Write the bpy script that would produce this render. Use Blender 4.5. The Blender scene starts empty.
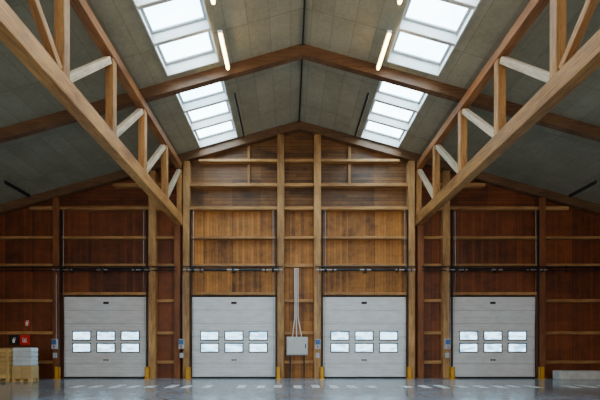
import bpy, bmesh, math, random
from mathutils import Vector, Matrix
random.seed(4)
S=22.7; D=17.62; EYE=1.5
def wx(p): return (p-289)/S          # wall elevation drawing -> metres
def wz(p): return EYE+(344-p)/S
CX=wx(299); SL=0.28
ANG=math.atan(SL)
ZR=11.05                     # rafter centre at ridge
ZD=11.25                     # deck underside at ridge
HALF=16.0
YB=-6.0
def deck(x): return ZD-SL*abs(x-CX)
FR=[D*t for t in (1.0,.738,.476,.214)]+[-0.85,-5.46]
scene=bpy.context.scene
col=scene.collection

# ------------------------------------------------------------ materials
def newmat(n):
    m=bpy.data.materials.new(n); m.use_nodes=True
    nt=m.node_tree; b=nt.nodes['Principled BSDF']
    return m,nt,b
def mth(nt,op,a,b=None,c=None):
    n=nt.nodes.new('ShaderNodeMath'); n.operation=op
    for i,v in enumerate((a,b,c)):
        if v is None: continue
        if isinstance(v,(int,float)): n.inputs[i].default_value=v
        else: nt.links.new(v,n.inputs[i])
    return n.outputs[0]
def mix(nt,f,a,b,mode='MIX'):
    n=nt.nodes.new('ShaderNodeMix'); n.data_type='RGBA'; n.blend_type=mode
    for idx,v in ((0,f),(6,a),(7,b)):
        if isinstance(v,(int,float)): n.inputs[idx].default_value=v
        elif isinstance(v,tuple): n.inputs[idx].default_value=(v+(1,))[:4]
        else: nt.links.new(v,n.inputs[idx])
    return n.outputs[2]
def noise(nt,vec,scale,detail=4,rough=.55):
    n=nt.nodes.new('ShaderNodeTexNoise'); n.inputs['Scale'].default_value=scale
    n.inputs['Detail'].default_value=detail; n.inputs['Roughness'].default_value=rough
    nt.links.new(vec,n.inputs['Vector']); return n.outputs['Fac']
def mapping(nt,vec,sc):
    n=nt.nodes.new('ShaderNodeMapping'); n.inputs['Scale'].default_value=sc
    nt.links.new(vec,n.inputs['Vector']); return n.outputs[0]
def ramp(nt,f,a,b,p0=.3,p1=.7):
    n=nt.nodes.new('ShaderNodeValToRGB'); e=n.color_ramp.elements
    e[0].position=p0; e[0].color=a+(1,); e[1].position=p1; e[1].color=b+(1,)
    nt.links.new(f,n.inputs[0]); return n.outputs[0]
def wn(nt,v):
    n=nt.nodes.new('ShaderNodeTexWhiteNoise'); n.noise_dimensions='1D'
    nt.links.new(v,n.inputs['W']); return n.outputs['Value']

def wood(name,c1,c2,rough=.55,lam=True):
    m,nt,b=newmat(name)
    tc=nt.nodes.new('ShaderNodeTexCoord').outputs['Object']
    oi=nt.nodes.new('ShaderNodeObjectInfo').outputs['Random']
    f=noise(nt,mapping(nt,tc,(.7,9,9)),2.2,7,.8)
    g=noise(nt,mapping(nt,tc,(.8,2,2)),1.1,4,.6)
    f=mth(nt,'ADD',mth(nt,'MULTIPLY',f,.6),mth(nt,'MULTIPLY',g,.4))
    c=ramp(nt,f,c1,c2,.40,.59)
    br=mth(nt,'MULTIPLY_ADD',oi,.35,.82)
    cc=nt.nodes.new('ShaderNodeCombineColor')
    for i in range(3): nt.links.new(br,cc.inputs[i])
    c=mix(nt,1.0,c,cc.outputs[0],'MULTIPLY')
    if lam:
        sp=nt.nodes.new('ShaderNodeSeparateXYZ'); nt.links.new(tc,sp.inputs[0])
        fr=mth(nt,'FRACT',mth(nt,'MULTIPLY',sp.outputs[2],1/.085))
        l=mth(nt,'LESS_THAN',fr,.08)
        c=mix(nt,mth(nt,'MULTIPLY',l,.45),c,(.05,.025,.012))
    nt.links.new(c,b.inputs['Base Color']); b.inputs['Roughness'].default_value=rough
    return m
M_TRUSS=wood('glulam_truss',(.22,.085,.022),(.60,.30,.09))
M_TOPC=wood('glulam_top_chord',(.14,.048,.015),(.40,.17,.055))
M_RAFT=wood('glulam_rafter',(.11,.052,.025),(.27,.135,.062))
M_COL=wood('column_wood',(.20,.088,.027),(.56,.31,.115))
M_COLR=wood('column_redwood',(.10,.028,.008),(.24,.078,.022))
M_PALE=wood('pale_brace',(.38,.28,.18),(.72,.58,.41),lam=False)
M_RAIL=wood('rail_wood',(.22,.095,.028),(.54,.28,.095),lam=False)
M_PAL=wood('pallet_wood',(.52,.33,.10),(.80,.55,.20),lam=False)

def plain(name,c,rough=.5,metal=0,emit=None,es=0,var=0.0):
    m,nt,b=newmat(name)
    tc=nt.nodes.new('ShaderNodeTexCoord').outputs['Object']
    f=noise(nt,tc,3.0,5)
    k=1-var
    cc=ramp(nt,f,tuple(x*k for x in c),c,.3,.65)
    nt.links.new(cc,b.inputs['Base Color'])
    b.inputs['Roughness'].default_value=rough; b.inputs['Metallic'].default_value=metal
    if emit:
        b.inputs['Emission Color'].default_value=emit+(1,); b.inputs['Emission Strength'].default_value=es
    return m
M_STEEL=plain('galvanised_steel',(.42,.43,.44),.4,.6,var=.2)
M_DARK=plain('dark_steel',(.025,.025,.03),.45,.3,var=.2)
M_RUB=plain('black_rubber',(.015,.015,.015),.8)
M_YEL=plain('yellow_paint',(.85,.42,.02),.5,var=.25)
M_GREY=plain('grey_enamel',(.60,.62,.63),.4,var=.1)
M_LGREY=plain('mid_grey_plastic',(.50,.53,.57),.4,var=.1)
M_WHITE=plain('white_plastic',(.80,.81,.81),.4,var=.08)
M_BLUE=plain('blue_plastic',(.05,.15,.38),.4,var=.1)
M_RED=plain('red_sign',(.75,.02,.015),.45,var=.1)
M_CONC=plain('kerb_concrete',(.70,.70,.68),.8,var=.25)
M_CARD=plain('cardboard',(.66,.46,.20),.8,var=.15)
M_WRAP=plain('stretch_wrap',(.80,.88,.94),.25,var=.2)
M_TUBE=plain('fluorescent_glow',(1,1,1),.4,emit=(1,.62,.22),es=28)
M_FRAME=plain('skylight_frame',(.36,.37,.37),.5,var=.15)
M_SHAFT=plain('skylight_reveal',(.70,.70,.68),.6,var=.1)
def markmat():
    m,nt,b=newmat('worn_paint_and_reflection')
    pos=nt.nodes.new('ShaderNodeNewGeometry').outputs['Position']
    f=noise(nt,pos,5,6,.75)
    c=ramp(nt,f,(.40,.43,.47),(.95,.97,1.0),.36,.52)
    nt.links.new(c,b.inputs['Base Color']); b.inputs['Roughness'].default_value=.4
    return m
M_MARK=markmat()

def skypane():
    m,nt,b=newmat('skylight_daylight')
    pos=nt.nodes.new('ShaderNodeNewGeometry').outputs['Position']
    f=noise(nt,pos,.8,4,.55)
    c=ramp(nt,f,(.48,.74,.90),(.70,.91,1.0),.36,.6)
    nt.links.new(c,b.inputs['Emission Color']); b.inputs['Emission Strength'].default_value=14.0
    b.inputs['Base Color'].default_value=(.7,.8,.85,1); b.inputs['Roughness'].default_value=.2
    return m
M_SKY=skypane()
def doorpane():
    m,nt,b=newmat('door_window_daylight')
    pos=nt.nodes.new('ShaderNodeNewGeometry').outputs['Position']
    f=noise(nt,mapping(nt,pos,(1,1,3)),2.6,5,.6)
    c=ramp(nt,f,(.12,.32,.50),(.50,.80,1.0),.38,.54)
    nt.links.new(c,b.inputs['Emission Color']); b.inputs['Emission Strength'].default_value=4.5
    b.inputs['Base Color'].default_value=(.5,.6,.65,1)
    return m
M_DPANE=doorpane()

def doormat_():
    m,nt,b=newmat('door_leaf_enamel')
    pos=nt.nodes.new('ShaderNodeNewGeometry').outputs['Position']
    f=noise(nt,mapping(nt,pos,(1,1,3)),1.6,6,.65)
    c=ramp(nt,f,(.72,.75,.78),(.84,.87,.90),.36,.6)
    sp=nt.nodes.new('ShaderNodeSeparateXYZ'); nt.links.new(pos,sp.inputs[0])
    fr=mth(nt,'FRACT',mth(nt,'MULTIPLY',sp.outputs[2],1/.118))
    c=mix(nt,mth(nt,'MULTIPLY',mth(nt,'LESS_THAN',fr,.18),.16),c,(.30,.30,.31))
    nt.links.new(c,b.inputs['Base Color']); b.inputs['Roughness'].default_value=.38
    w=mth(nt,'SINE',mth(nt,'MULTIPLY',sp.outputs[2],2*math.pi/.118))
    bp=nt.nodes.new('ShaderNodeBump'); bp.inputs['Strength'].default_value=.16; bp.inputs['Distance'].default_value=.012
    nt.links.new(w,bp.inputs['Height']); nt.links.new(bp.outputs[0],b.inputs['Normal'])
    return m
M_DOOR=doormat_()

def wallmat():
    m,nt,b=newmat('timber_boarding')
    pos=nt.nodes.new('ShaderNodeNewGeometry').outputs['Position']
    sp=nt.nodes.new('ShaderNodeSeparateXYZ'); nt.links.new(pos,sp.inputs[0])
    x,z=sp.outputs[0],sp.outputs[2]
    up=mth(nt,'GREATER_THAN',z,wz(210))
    uh=mth(nt,'MULTIPLY',z,1/.15); uv=mth(nt,'MULTIPLY',x,1/.13)
    dv=mth(nt,'SUBTRACT',uh,uv)
    u=mth(nt,'MULTIPLY_ADD',dv,up,uv)
    seg=mth(nt,'MULTIPLY',mth(nt,'FLOOR',mth(nt,'ADD',mth(nt,'MULTIPLY',x,.55),mth(nt,'MULTIPLY',mth(nt,'FLOOR',uh),.37))),up)
    fr=mth(nt,'FRACT',u); r=wn(nt,mth(nt,'ADD',mth(nt,'FLOOR',u),mth(nt,'MULTIPLY',seg,31.7)))
    gro=mth(nt,'LESS_THAN',fr,.12)
    grs=mth(nt,'MULTIPLY',gro,mth(nt,'MULTIPLY_ADD',up,.42,.38))
    px=mth(nt,'MULTIPLY',x,.8)
    pr=wn(nt,mth(nt,'ADD',mth(nt,'FLOOR',px),mth(nt,'MULTIPLY',mth(nt,'FLOOR',mth(nt,'MULTIPLY',z,.8)),7.1)))
    pse=mth(nt,'MULTIPLY',mth(nt,'LESS_THAN',mth(nt,'FRACT',px),.022),mth(nt,'SUBTRACT',1.0,up))
    grH=noise(nt,mapping(nt,pos,(.6,1,12)),2,5,.75); grV=noise(nt,mapping(nt,pos,(12,1,.8)),2,5,.75)
    g=mth(nt,'MULTIPLY_ADD',mth(nt,'SUBTRACT',grH,grV),up,grV)
    big=noise(nt,mapping(nt,pos,(.7,1,1)),1.7,7,.75)
    f=mth(nt,'ADD',mth(nt,'MULTIPLY',g,.38),mth(nt,'ADD',mth(nt,'MULTIPLY',r,.14),mth(nt,'ADD',mth(nt,'MULTIPLY',pr,.18),mth(nt,'MULTIPLY',big,.60))))
    cen=ramp(nt,f,(.10,.030,.004),(.60,.24,.038),.46,.84)
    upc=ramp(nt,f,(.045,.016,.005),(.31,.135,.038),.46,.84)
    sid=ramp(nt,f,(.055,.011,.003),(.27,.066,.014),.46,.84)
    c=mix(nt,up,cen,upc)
    side=mth(nt,'GREATER_THAN',mth(nt,'ABSOLUTE',mth(nt,'SUBTRACT',x,CX)),5.0)  # side bays: redder boards, partly dimmer light put into the colour
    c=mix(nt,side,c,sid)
    vo=nt.nodes.new('ShaderNodeTexVoronoi'); vo.inputs['Scale'].default_value=2.6
    nt.links.new(mapping(nt,pos,(1.3,1,1)),vo.inputs['Vector'])
    c=mix(nt,mth(nt,'MULTIPLY',mth(nt,'LESS_THAN',vo.outputs['Distance'],.07),.5),c,(.03,.012,.004))
    c=mix(nt,grs,c,(.02,.008,.004))
    c=mix(nt,mth(nt,'MULTIPLY',pse,.7),c,(.02,.008,.004))
    nt.links.new(c,b.inputs['Base Color']); b.inputs['Roughness'].default_value=.5
    return m
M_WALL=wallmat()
def ceilmat():
    m,nt,b=newmat('wood_wool_panels')
    pos=nt.nodes.new('ShaderNodeNewGeometry').outputs['Position']
    sp=nt.nodes.new('ShaderNodeSeparateXYZ'); nt.links.new(pos,sp.inputs[0])
    x=mth(nt,'ADD',sp.outputs[0],50-CX); y=mth(nt,'ADD',sp.outputs[1],50-D)
    ux=mth(nt,'MULTIPLY',x,1/.62); uy=mth(nt,'MULTIPLY',y,1/2.31)
    r=wn(nt,mth(nt,'ADD',mth(nt,'FLOOR',ux),mth(nt,'MULTIPLY',mth(nt,'FLOOR',uy),17.3)))
    f=noise(nt,pos,8,8,.85); f2=noise(nt,pos,.8,6,.65)
    t=mth(nt,'ADD',mth(nt,'MULTIPLY',f,.45),mth(nt,'ADD',mth(nt,'MULTIPLY',r,.09),mth(nt,'MULTIPLY',f2,.40)))
    c=ramp(nt,t,(.27,.26,.18),(.58,.56,.42),.32,.70)
    # shade of the dim aisles outside the girders, put into the panel colour
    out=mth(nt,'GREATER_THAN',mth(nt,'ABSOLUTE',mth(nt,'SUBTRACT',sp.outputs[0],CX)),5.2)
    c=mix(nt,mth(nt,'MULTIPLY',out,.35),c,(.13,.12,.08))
    s1=mth(nt,'LESS_THAN',mth(nt,'FRACT',ux),.04); s2=mth(nt,'LESS_THAN',mth(nt,'FRACT',uy),.014)
    s=mth(nt,'MULTIPLY',mth(nt,'MAXIMUM',s1,s2),.34)
    c=mix(nt,s,c,(.12,.115,.085))
    nt.links.new(c,b.inputs['Base Color']); b.inputs['Roughness'].default_value=.9
    return m
M_CEIL=ceilmat()
def floormat():
    m,nt,b=newmat('polished_concrete')
    pos=nt.nodes.new('ShaderNodeNewGeometry').outputs['Position']
    f=noise(nt,pos,.5,5,.6); f2=noise(nt,pos,5,6,.7)
    t=mth(nt,'ADD',mth(nt,'MULTIPLY',f,.6),mth(nt,'MULTIPLY',f2,.4))
    c=ramp(nt,t,(.22,.26,.315),(.36,.41,.475),.38,.62)
    sp=nt.nodes.new('ShaderNodeSeparateXYZ'); nt.links.new(pos,sp.inputs[0])
    j=mth(nt,'MAXIMUM',mth(nt,'LESS_THAN',mth(nt,'FRACT',mth(nt,'MULTIPLY',mth(nt,'ADD',sp.outputs[0],50),.2)),.004),
          mth(nt,'LESS_THAN',mth(nt,'FRACT',mth(nt,'MULTIPLY',mth(nt,'ADD',sp.outputs[1],52),.2)),.005))
    c=mix(nt,j,c,(.10,.10,.11))
    nt.links.new(c,b.inputs['Base Color'])
    nt.links.new(mth(nt,'MULTIPLY_ADD',t,.16,.06),b.inputs['Roughness'])
    b.inputs['IOR'].default_value=1.6
    return m
M_FLOOR=floormat()

# ------------------------------------------------------------ helpers
def addbox(bm,x0,x1,y0,y1,z0,z1,bev=0):
    v=[bm.verts.new((x,y,z)) for x in (x0,x1) for y in (y0,y1) for z in (z0,z1)]
    fs=[bm.faces.new([v[i] for i in q]) for q in ((0,1,3,2),(4,6,7,5),(0,4,5,1),(2,3,7,6),(0,2,6,4),(1,5,7,3))]
    if bev:
        es=list({e for f in fs for e in f.edges})
        bmesh.ops.bevel(bm,geom=es,offset=bev,segments=1,affect='EDGES')
def addcyl(bm,p0,p1,r,seg=12):
    p0=Vector(p0);p1=Vector(p1);d=p1-p0
    q=Vector((0,0,1)).rotation_difference(d)
    mt=Matrix.Translation((p0+p1)/2)@q.to_matrix().to_4x4()
    bmesh.ops.create_cone(bm,cap_ends=True,segments=seg,radius1=r,radius2=r,depth=d.length,matrix=mt)
def obj(name,bm,mat,loc=(0,0,0),parent=None,smooth=False):
    bmesh.ops.recalc_face_normals(bm,faces=bm.faces)
    me=bpy.data.meshes.new(name); bm.to_mesh(me); bm.free()
    if mat: me.materials.append(mat)
    if smooth:
        for p in me.polygons: p.use_smooth=True
    o=bpy.data.objects.new(name,me); o.location=loc; col.objects.link(o)
    if parent: o.parent=parent
    return o
def empty(name,loc):
    o=bpy.data.objects.new(name,None); o.location=loc; o.empty_display_size=.2; col.objects.link(o); return o
def tag(o,label,cat,group=None,kind=None):
    o['label']=label
    o['category']=cat
    if group:o['group']=group
    if kind:o['kind']=kind
def beam(name,p0,p1,w,h,mat,parent=None,ploc=None,bev=.012):
    """box of width w (horizontal) and height h whose local X runs p0->p1"""
    p0=Vector(p0);p1=Vector(p1);d=p1-p0;L=d.length;X=d.normalized()
    up=Vector((0,0,1)) if abs(X.z)<.99 else Vector((0,-1,0))
    Y=up.cross(X).normalized(); Z=X.cross(Y)
    bm=bmesh.new(); addbox(bm,-L/2,L/2,-w/2,w/2,-h/2,h/2,bev)
    o=obj(name,bm,mat)
    c=(p0+p1)/2
    if parent: o.parent=parent; c=c-Vector(ploc)
    o.matrix_basis=Matrix.Translation(c)@Matrix((X,Y,Z)).transposed().to_4x4()
    return o

# ------------------------------------------------------------ room shell
bm=bmesh.new(); addbox(bm,CX-HALF-.3,CX+HALF+.3,YB,D+.3,-.2,0)
o=obj('floor',bm,M_FLOOR); tag(o,'polished grey concrete warehouse floor','floor',kind='structure')
bm=bmesh.new()
pts=[(CX-HALF,0),(CX+HALF,0),(CX+HALF,deck(CX+HALF)),(CX,ZD),(CX-HALF,deck(CX-HALF))]
f=[bm.verts.new((x,D,z)) for x,z in pts]; g=[bm.verts.new((x,D+.25,z)) for x,z in pts]
bm.faces.new(f); bm.faces.new(g[::-1])
for i in range(5): bm.faces.new([f[i],f[(i+1)%5],g[(i+1)%5],g[i]])
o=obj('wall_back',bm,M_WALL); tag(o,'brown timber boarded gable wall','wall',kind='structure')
for s,n in ((-1,'wall_left'),(1,'wall_right')):
    bm=bmesh.new(); xa=CX+s*HALF; addbox(bm,min(xa,xa+s*.25),max(xa,xa+s*.25),YB,D+.25,0,deck(xa))
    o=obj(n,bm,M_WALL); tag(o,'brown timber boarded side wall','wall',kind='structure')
SKD=(2.66,4.32)
SKY=[(.760*D,.988*D-.15),(.504*D,.718*D),(.242*D,.454*D),(-.02*D,.19*D),(-.28*D,-.07*D)]
bm=bmesh.new()
ys=sorted({YB,D+.25}|{v for a in SKY for v in a}); ds=[0,SKD[0],SKD[1],HALF+.3]
for s in (-1,1):
    for i in range(len(ys)-1):
        for j in range(3):
            if j==1 and any(abs(a-ys[i])<1e-4 for a,b_ in SKY): continue
            q=[(ds[j],ys[i]),(ds[j+1],ys[i]),(ds[j+1],ys[i+1]),(ds[j],ys[i+1])]
            bm.faces.new([bm.verts.new((CX+s*d,y,ZD-SL*d)) for d,y in q])
bmesh.ops.remove_doubles(bm,verts=bm.verts,dist=1e-4)
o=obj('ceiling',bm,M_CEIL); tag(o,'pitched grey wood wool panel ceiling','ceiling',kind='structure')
m=o.modifiers.new('s','SOLIDIFY'); m.thickness=.12; m.offset=0
n=0
W=(SKD[1]-SKD[0])/math.cos(ANG)
for s in (-1,1):
    for a,b_ in SKY:
        n+=1; L=b_-a; dm=(SKD[0]+SKD[1])/2
        e=empty('window_%d'%n,(CX+s*dm,(a+b_)/2,ZD-SL*dm)); e.rotation_euler=(0,s*ANG,0)
        tag(e,'triple pane roof skylight with thick grey frame and pale reveal','skylight',group='roof skylights',kind='structure')
        bm=bmesh.new()
        H=.36
        for x0,x1,y0,y1 in ((-W/2,-W/2+.04,-L/2,L/2),(W/2-.04,W/2,-L/2,L/2),(-W/2,W/2,-L/2,-L/2+.04),(-W/2,W/2,L/2-.04,L/2)):
            addbox(bm,x0,x1,y0,y1,-.09,H)
        r=obj('reveal',bm,M_SHAFT,parent=e)
        bm=bmesh.new(); p=L/3; fw=.085
        for k in range(3):
            y0=-L/2+k*p+.04; y1=y0+p-.08
            for q in ((-W/2+.04,-W/2+.04+fw,y0,y1),(W/2-.04-fw,W/2-.04,y0,y1),(-W/2+.04,W/2-.04,y0,y0+fw),(-W/2+.04,W/2-.04,y1-fw,y1)):
                addbox(bm,*q,H-.14,H-.05,.01)
        obj('frame',bm,M_FRAME,parent=e)
        for k in (1,2):
            bm=bmesh.new(); addbox(bm,-W/2+.04,W/2-.04,-L/2+k*p-.06,-L/2+k*p+.06,-.05,H-.05,.01); obj('mullion',bm,M_SHAFT,parent=e)
        for k in range(3):
            bm=bmesh.new(); y0=-L/2+k*p+.05; addbox(bm,-W/2+.05,W/2-.05,y0,y0+p-.1,H-.09,H-.07)
            obj('pane',bm,M_SKY,parent=e)

# ------------------------------------------------------------ rafters (pairs joined at the ridge)
RY=[D-.16]+FR[1:]
for i,y in enumerate(RY):
    w=.22 if i else .26; E=HALF-.02; h=.19
    bm=bmesh.new()
    prof=[(-E,-SL*E-h),(0,-h),(E,-SL*E-h),(E,-SL*E+h),(0,h),(-E,-SL*E+h)]
    A=[bm.verts.new((x,-w/2,z)) for x,z in prof]; B=[bm.verts.new((x,w/2,z)) for x,z in prof]
    for q in ((0,1,4,5),(1,2,3,4)):
        bm.faces.new([A[j] for j in q]); bm.faces.new([B[j] for j in reversed(q)])
    for j in range(6): bm.faces.new([A[j],A[(j+1)%6],B[(j+1)%6],B[j]])
    o=obj('rafter_pair',bm,M_RAFT,(CX,y,ZR-.02))
    tag(o,'long pitched brown glulam rafters under grey ceiling','roof beam',group='roof rafters')
    yn=RY[i+1] if i+1<len(RY) else None
    if yn is not None:
        o=beam('ridge_batten',(CX,yn+.13,ZD-.12),(CX,y-.15,ZD-.12),.05,.08,M_DARK); tag(o,'thin dark batten along the roof ridge','ridge batten',group='ridge battens')

# ------------------------------------------------------------ lattice trusses
TX=5.2
ZB=6.87; ZT=9.23
ts=[1-.131*k for k in range(10)]
for s in (-1,1):
    x=CX+s*TX
    base=(x,D-.4,ZB)
    e=empty('lattice_truss',base); tag(e,'long timber lattice girder with pale diagonal braces','roof truss',group='lattice girders')
    beam('bottom_chord',(x,YB+.4,ZB),(x,D-.02,ZB),.30,.42,M_TRUSS,e,base)
    beam('top_chord',(x,YB+.4,ZT-.02),(x,D-.35,ZT-.02),.26,.27,M_TOPC,e,base)
    for k,t in enumerate(ts):
        y=D*t if k else D-.2
        beam('post',(x,y,ZB+.21),(x,y,ZT-.155),.22,.22,M_TRUSS,e,base)
        if k<len(ts)-1:
            yn=D*ts[k+1]
            far=(x,y-.16,0); near=(x,yn+.16,0)
            if k<4: a=(x,near[1],ZB+.29); b_=(x,far[1],ZT-.25)
            else:   a=(x,near[1],ZT-.25); b_=(x,far[1],ZB+.29)
            br=beam('brace',a,b_,.16,.16,M_PALE if k<4 else M_TRUSS,e,base)

# ------------------------------------------------------------ columns
COLS=[(-32,.32,M_COLR),(60,.28,M_COLR),(154.3,.30,M_COL),(179,.26,M_COLR),(188,.28,M_COL),(281,.30,M_COL),(317,.30,M_COL),(409.5,.28,M_COL),(418.5,.26,M_COLR),(443.8,.30,M_COL),(538,.28,M_COLR),(630,.32,M_COLR)]
edges=[]
for p,w,mt in COLS:
    x=wx(p)
    top=ZR-SL*(abs(x-CX)+w/2)-.215
    if p in (179,418.5): top=ZB-.22
    o=beam('timber_column',(x,D-.165,0),(x,D-.165,top),w,.33,mt,bev=.015)
    tag(o,'tall '+('reddish' if mt is M_COLR else 'light brown')+' timber column against boarded gable wall','column',group='gable wall columns')
    edges.append((x-w/2,x+w/2))
# ------------------------------------------------------------ wall rails
k=0
def trim(x0,x1,py,h=.15,dp=.16,mat=None):
    global k
    z=wz(py)
    xm=max(abs(x0-CX),abs(x1-CX))
    if z+h/2>ZR-SL*xm-.3:
        lim=(ZR-.3-z-h/2)/SL
        x0=max(x0,CX-lim); x1=min(x1,CX+lim)
        if x1-x0<.4: return
    k+=1
    o=beam('trim_%d'%k,(x0,D-dp/2-.002,z),(x1,D-dp/2-.002,z),dp,h,mat or M_RAIL,bev=.008)
    tag(o,'horizontal timber wall rail on boarded wall','wall rail',group='wall rails',kind='structure')
DOORS=[(64.5,149.5),(192,276.5),(321.5,406),(449,534.5)]
bays=[(CX-HALF+.02,edges[0][0])]+[(edges[i][1],edges[i+1][0]) for i in range(len(edges)-1)]+[(edges[-1][1],CX+HALF-.02)]
for a,b_ in bays:
    if b_-a<.3: continue
    mid=(a+b_)/2
    isdoor=any(wx(p)<mid<wx(q) for p,q in DOORS)
    for py in (163,187,210,239,): trim(a+.005,b_-.005,py, .14 if py in(187,210) else .11, .27)
    trim(a+.005,b_-.005,266,.14,.16)
    if isdoor: trim(a+.005,b_-.005,294.0,.12)
    else:
        for py in (301,333,362): trim(a+.005,b_-.005,py,.13)
for p in (249,349):
    z1=wz(187)+.07; x=wx(p); o=beam('wall_stud',(x,D-.06,z1),(x,D-.06,wz(163)-.06),.12,.11,M_RAIL); tag(o,'short timber stud between wall rails','wall stud',group='wall studs')
    o=beam('wall_stud',(x,D-.06,wz(163)+.06),(x,D-.06,ZR-.25-SL*abs(x-CX)),.12,.11,M_RAIL); tag(o,'short timber stud between wall rails','wall stud',group='wall studs')
# dark service rails on the door-less bays
for a,b_ in ((CX-HALF+.05,edges[1][0]+.05),(edges[8][1]-.1,edges[9][0]+.1),(edges[2][1]-.1,edges[3][0]+.1),(edges[10][1]-.05,CX+HALF-.05)):
    e=empty('cable_tray',((a+b_)/2,D-.42,wz(270))); tag(e,'long dark steel cable tray running along boarded wall','cable tray',group='cable trays')
    L=b_-a
    for zz,r in ((.06,.035),(-.10,.025)):
        bm=bmesh.new(); addcyl(bm,(-L/2,0,zz),(L/2,0,zz),r,10); obj('pipe',bm,M_DARK,parent=e)
    nb=max(2,int(L/1.5))
    for i in range(nb):
        bm=bmesh.new(); xx=-L/2+(i+.5)*L/nb; addbox(bm,xx-.02,xx+.02,-.03,.075,-.16,-.13); addbox(bm,xx-.02,xx+.02,.03,.06,-.16,.12); obj('bracket',bm,M_DARK,parent=e)

# ------------------------------------------------------------ doors
z_top=wz(297)
for i,(a,b_) in enumerate(DOORS):
    x0,x1=wx(a),wx(b_); xm=(x0+x1)/2; w=x1-x0-.02
    bm=bmesh.new()
    hs=(z_top-.06)/6
    for j in range(6):
        addbox(bm,-w/2+.02,w/2-.02,-.09,-.03,.06+j*hs+.004,.06+(j+1)*hs-.004,.012)
    d=obj('door_%d'%(i+1),bm,M_DOOR,(xm,D,0))
    tag(d,'closed light grey sectional overhead dock door with six windows','overhead door',group='dock doors',kind='structure')
    bm=bmesh.new(); addbox(bm,-w/2+.03,w/2-.03,-.085,-.03,.003,.06); obj('bottom_seal',bm,M_RUB,parent=d)
    for (ya,yb) in ((331,340.5),(343,352.5)):
        for c in (-1,0,1):
            cx_=c*24.2/S; za,zb=wz(yb),wz(ya); hw=9.4/S
            bm=bmesh.new(); t=.045
            addbox(bm,cx_-hw,cx_+hw,-.115,-.088,za,za+t,.008);addbox(bm,cx_-hw,cx_+hw,-.115,-.088,zb-t,zb,.008)
            addbox(bm,cx_-hw,cx_-hw+t,-.115,-.088,za+t,zb-t,.008);addbox(bm,cx_+hw-t,cx_+hw,-.115,-.088,za+t,zb-t,.008)
            wf=obj('door_window',bm,M_RUB,parent=d)
            bm=bmesh.new(); addbox(bm,cx_-hw+t*.8,cx_+hw-t*.8,-.104,-.092,za+t*.8,zb-t*.8)
            obj('pane',bm,M_DPANE,parent=wf)
    bm=bmesh.new(); addbox(bm,-.12,.12,-.105,-.09,z_top-.32,z_top-.22,.005); obj('label_plate',bm,M_DARK,parent=d)
    bm=bmesh.new(); addbox(bm,-.10,.10,-.13,-.09,.78,.82,.008);addbox(bm,-.10,-.07,-.12,-.09,.76,.84);addbox(bm,.07,.10,-.12,-.09,.76,.84)
    obj('handle',bm,M_DARK,parent=d)
    for s in (-1,1):
        bm=bmesh.new(); xt=s*(w/2-.0); zt=wz(212)
        addbox(bm,xt-.03,xt+.03,-.32,-.30,.0,zt); addbox(bm,xt-.03,xt-.02,-.32,-.275,0,zt); addbox(bm,xt+.02,xt+.03,-.32,-.275,0,zt)
        obj('track',bm,M_DARK,parent=d)
        bm=bmesh.new(); addcyl(bm,(s*(w/2-.13),-.34,wz(271)),(s*(w/2-.10),-.12,.15),.006,6); obj('lift_cable',bm,M_STEEL,parent=d)
        bm=bmesh.new(); addcyl(bm,(s*(w/2-.13),-.34,wz(271)),(s*(w/2-.13),-.31,wz(212)),.014,6); obj('guide_rod',bm,M_STEEL,parent=d)
    bm=bmesh.new(); addbox(bm,-w/2,w/2,-.12,-.02,z_top-.005,z_top+.045,.01); obj('top_seal',bm,M_RUB,parent=d)
    zs=wz(271.5); ex=w/2+.30
    bm=bmesh.new(); addcyl(bm,(-ex,-.42,zs),(ex,-.42,zs),.03)
    sh=obj('torsion_shaft',bm,M_STEEL,parent=d)
    bm=bmesh.new()
    for q in (-1,1):
        for j in range(34):
            xx=q*(.25+j*.030); addcyl(bm,(xx,-.42,zs),(xx+q*.021,-.42,zs),.06,10)
    obj('spring',bm,M_DARK,parent=d)
    bm=bmesh.new()
    for q in (-1,1):
        addcyl(bm,(q*(w/2-.18),-.42,zs),(q*(w/2-.08),-.42,zs),.11,16)
        addbox(bm,q*(w/2+.12)-.012,q*(w/2+.12)+.012,-.46,-.335,zs-.10,zs+.10)
        addbox(bm,q*(1.4)-.03,q*(1.4)+.03,-.46,-.165,zs-.09,zs+.09)
    addbox(bm,-.05,.05,-.48,-.165,zs-.10,zs+.10)
    obj('cable_drum',bm,M_DARK,parent=d)
    bm=bmesh.new(); addbox(bm,-ex,ex,-.40,-.36,zs+.13,zs+.17,.005); obj('header_angle',bm,M_DARK,parent=d)

# ------------------------------------------------------------ luminaires
def lamp(x,y0,y1,lit,zoff=.42):
    zz=deck(x)-zoff; ym=(y0+y1)/2; L=y1-y0; hw=.07 if lit else .035
    e=empty('batten_lamp',(x,ym,zz))
    tag(e,('glowing warm fluorescent' if lit else 'unlit dark')+' batten lamp hanging below the ceiling','lamp',group='ceiling batten lamps')
    bm=bmesh.new(); addbox(bm,-hw,hw,-L/2,L/2,.0,.07,.015); obj('housing',bm,M_WHITE if lit else M_DARK,parent=e)
    bm=bmesh.new(); addcyl(bm,(0,-L/2+.04,-.035),(0,L/2-.04,-.035),.045 if lit else .03); obj('tube',bm,M_TUBE if lit else M_DARK,parent=e,smooth=False)
    for q in (-1,1):
        bm=bmesh.new(); addcyl(bm,(0,q*L*.35,.07),(0,q*L*.35,zoff-.05),.008,6); obj('hanger',bm,M_STEEL,parent=e)
for s in (-1,1):
    x=CX+s*53.5/S
    lamp(x,.631*D,.714*D,True); lamp(x,.494*D,.577*D,True)
    lamp(x,.30*D,.383*D,True); lamp(x,0,1.5,True); lamp(x,.80*D,.96*D,False,.3)  # both lit lamps here are out of view, added to light the hall
    lamp(CX+s*256/S,.865*D,.95*D,False)

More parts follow.
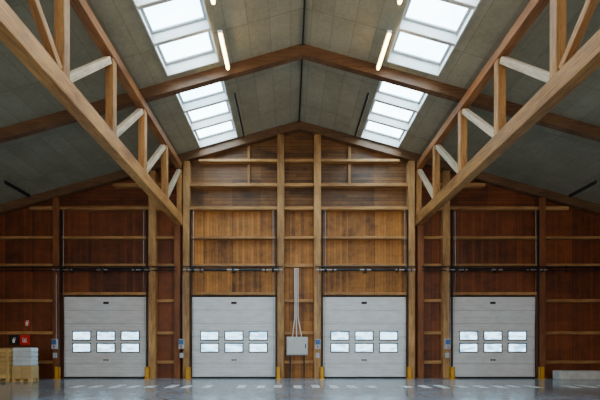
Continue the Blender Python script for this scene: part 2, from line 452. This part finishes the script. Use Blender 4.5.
# ------------------------------------------------------------ wall equipment
def ctrl(px,py):
    x=wx(px); z=wz(py); y=D-.335
    bm=bmesh.new(); addbox(bm,-.12,.12,-.12,0,-.22,.22,.015); b=obj('control_box',bm,M_LGREY,(x,y,z))
    tag(b,'grey and blue door control box on timber column','control box',group='door control boxes')
    bm=bmesh.new(); addbox(bm,-.10,.10,-.135,-.118,-.02,.19,.008); obj('cover',bm,M_BLUE,parent=b)
    for zz,mt in ((-.09,M_DARK),(-.16,M_RED)):
        bm=bmesh.new(); addcyl(bm,(0,-.14,zz),(0,-.118,zz),.026); obj('button',bm,mt,parent=b)
    bm=bmesh.new(); addcyl(bm,(.05,-.03,.22),(.05,-.03,wz(276)-z),.014,8); obj('conduit',bm,M_STEEL,parent=b)
    bm=bmesh.new(); addbox(bm,-.08,.08,-.09,0,-.60,-.38,.01); obj('lower_box',bm,M_LGREY,parent=b)
for p in (60,184,317,443.8): ctrl(p,344)
for p in (57,147.2,188,278.5,322,409.5,452.5,542):
    x=wx(p)*.972; bm=bmesh.new()
    addbox(bm,-.10,.10,-.02,.02,.02,.52,.01); addbox(bm,-.10,-.06,-.02,.10,.02,.52,.01); addbox(bm,.06,.10,-.02,.10,.02,.52,.01); addbox(bm,-.13,.13,-.08,.12,0,.02,.005)
    o=obj('guard_post',bm,M_YEL,(x,D-.50,0)); tag(o,'short yellow steel guard post at column foot','guard post',group='yellow guard posts')
e=empty('control_cabinet',(wx(297),D-.02,0)); tag(e,'grey metal electrical cabinet with white conduits above','electrical cabinet')
bm=bmesh.new(); addbox(bm,-.46,.46,-.34,-.17,wz(355),wz(337),.02); obj('body',bm,M_GREY,parent=e)
bm=bmesh.new(); addbox(bm,-.42,.42,-.365,-.34,wz(354),wz(338),.01); dd=obj('door',bm,M_GREY,parent=e)
bm=bmesh.new(); addbox(bm,.34,.38,-.39,-.365,wz(348),wz(344),.005); obj('handle',bm,M_DARK,parent=dd)
for q in (-.3,.3):
    bm=bmesh.new(); addbox(bm,q-.03,q+.03,-.3,-.18,0,wz(355)+.01); obj('leg',bm,M_DARK,parent=e)
for (xa,xb) in ((-.20,-.10),(-.02,-.04),(.20,.04)):
    bm=bmesh.new(); addcyl(bm,(xa,-.20,wz(337)),(xb,-.20,wz(318)),.022,8); addcyl(bm,(xb,-.20,wz(318)),(xb,-.20,wz(269)),.022,8)
    obj('conduit',bm,M_WHITE,parent=e)
def sign(px,py,w,h,mt,kind,y):
    bm=bmesh.new(); addbox(bm,-w/2,w/2,-.012,0,-h/2,h/2,.004)
    o=obj('fire_sign',bm,mt,(wx(px),y,wz(py)))
    tag(o,'small '+('red' if mt is M_RED else 'dark')+' square fire equipment sign with white pictogram','sign',group='wall signs')
    bm=bmesh.new()
    if kind==0:
        addcyl(bm,(-.0,-.0155,-.12),(-.0,-.0155,.04),.05,12); addbox(bm,-.02,.02,-.018,-.0125,.05,.09); addbox(bm,-.02,.08,-.018,-.0125,.085,.105); addbox(bm,.07,.085,-.018,-.0125,-.02,.1)
    else:
        addbox(bm,-.1,.1,-.018,-.0125,-.1,-.07); addbox(bm,-.1,-.07,-.018,-.0125,-.07,.1); addbox(bm,-.03,.0,-.018,-.0125,-.07,.06); addbox(bm,.04,.07,-.018,-.0125,-.07,.1)
    obj('pictogram',bm,M_WHITE,parent=o)
sign(16.5,340,.42,.44,M_DARK,0,D-.165); sign(27.5,340,.44,.44,M_RED,1,D-.165); sign(27.5,323,.22,.22,M_RED,0,D-.03)

# kerb
bm=bmesh.new(); addbox(bm,wx(547),CX+HALF-.02,D-.9,D-.36,0,.36,.02); o=obj('concrete_kerb',bm,M_CONC); tag(o,'low light grey concrete kerb along wall foot','kerb')

# worn floor markings; some stripes left of centre paint in door window reflections
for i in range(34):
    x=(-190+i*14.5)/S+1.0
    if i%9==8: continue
    bm=bmesh.new(); h=.28+.22*random.random(); addbox(bm,-.14,.14,-h,h,0.0005,.004); o=obj('floor_stripe',bm,M_MARK,(x+random.uniform(-.06,.06),D*.80+random.uniform(-.1,.1),0)); tag(o,'short white stripe on concrete floor, worn paint with painted-in window reflections','floor marking',group='white floor stripes')

# ------------------------------------------------------------ pallets
def pallet(cx,cy,w,dp,z):
    e=empty('pallet',(cx,cy,z)); tag(e,'light wooden pallet standing on concrete floor','pallet',group='wooden pallets')
    for q in (-1,0,1):
        bm=bmesh.new(); addbox(bm,-w/2,w/2,q*(dp/2-.06)-.05,q*(dp/2-.06)+.05,0,.02,.003); obj('skid',bm,M_PAL,parent=e)
        for r in (-1,0,1):
            bm=bmesh.new(); xx=r*(w/2-.07); yy=q*(dp/2-.06); addbox(bm,xx-.07,xx+.07,yy-.05,yy+.05,.02,.11,.004); obj('block',bm,M_PAL,parent=e)
    for r in range(7):
        bm=bmesh.new(); xx=-w/2+.05+r*(w-.1)/6; addbox(bm,xx-.05,xx+.05,-dp/2,dp/2,.11,.135,.003); obj('deck_board',bm,M_PAL,parent=e)
x1=-10.22; w2=.78; x0=x1-w2; dp=.5; yc=D*.90+dp/2
pallet((x0+x1)/2,yc,w2,dp,0)
for l in range(2):
    for q in range(2):
        bm=bmesh.new(); ww=w2/2-.01; addbox(bm,-ww/2,ww/2,-dp/2+.01,dp/2-.01,0,.245,.01)
        o=obj('carton',bm,M_CARD,(x0+w2*(.25+.5*q),yc,.136+l*.25)); tag(o,'brown cardboard carton stacked on pallet','carton',group='cartons on pallet')
        bm=bmesh.new(); addbox(bm,-ww/2+.001,ww/2-.001,-dp/2+.004,-dp/2+.012,.11,.15); obj('tape',bm,M_PAL,parent=o)
bm=bmesh.new(); 
for q in range(4):
    addbox(bm,-w2/2+.01,w2/2-.01,-dp/2+.015,dp/2-.015,q*.18,q*.18+.175,.03)
o=obj('wrapped_bundle',bm,M_WRAP,((x0+x1)/2,yc,.637)); tag(o,'bundle in pale grey stretch wrap on top of cartons','wrapped goods')
x1=x0-.05; w3=1.5; dp=.55; xc=x1-w3/2; yc=D*.895+dp/2
pallet(xc,yc,w3,dp,0)
e=empty('wooden_crate',(xc,yc,.137)); tag(e,'pale wooden slatted crate on pallet','crate')
for j in range(7):
    bm=bmesh.new(); z0=.01+j*.168
    addbox(bm,-w3/2,w3/2,-dp/2,-dp/2+.025,z0,z0+.145,.004);addbox(bm,-w3/2,w3/2,dp/2-.025,dp/2,z0,z0+.145,.004)
    addbox(bm,-w3/2,-w3/2+.025,-dp/2+.025,dp/2-.025,z0,z0+.145,.004);addbox(bm,w3/2-.025,w3/2,-dp/2+.025,dp/2-.025,z0,z0+.145,.004)
    obj('slat',bm,M_PAL,parent=e)
for q in (-1,0,1):
    bm=bmesh.new(); addbox(bm,q*(w3/2-.06)-.05,q*(w3/2-.06)+.05,-dp/2-.022,-dp/2,0,1.18,.004); obj('batten',bm,M_PAL,parent=e)
bm=bmesh.new(); addbox(bm,-w3/2,w3/2,-dp/2,dp/2,1.18,1.205,.004); obj('lid',bm,M_PAL,parent=e)

# ------------------------------------------------------------ world, camera
w=bpy.data.worlds.new('world'); scene.world=w; w.use_nodes=True
bg=w.node_tree.nodes['Background']; bg.inputs[0].default_value=(1,.91,.79,1); bg.inputs[1].default_value=1.65
cam=bpy.data.cameras.new('camera'); co=bpy.data.objects.new('camera',cam); col.objects.link(co)
co.location=(0,0,EYE); co.rotation_euler=(math.radians(90),0,0)
cam.sensor_width=36; cam.lens=24.0; cam.shift_x=11/600; cam.shift_y=144/600
cam.clip_start=.05; cam.clip_end=200
scene.camera=co
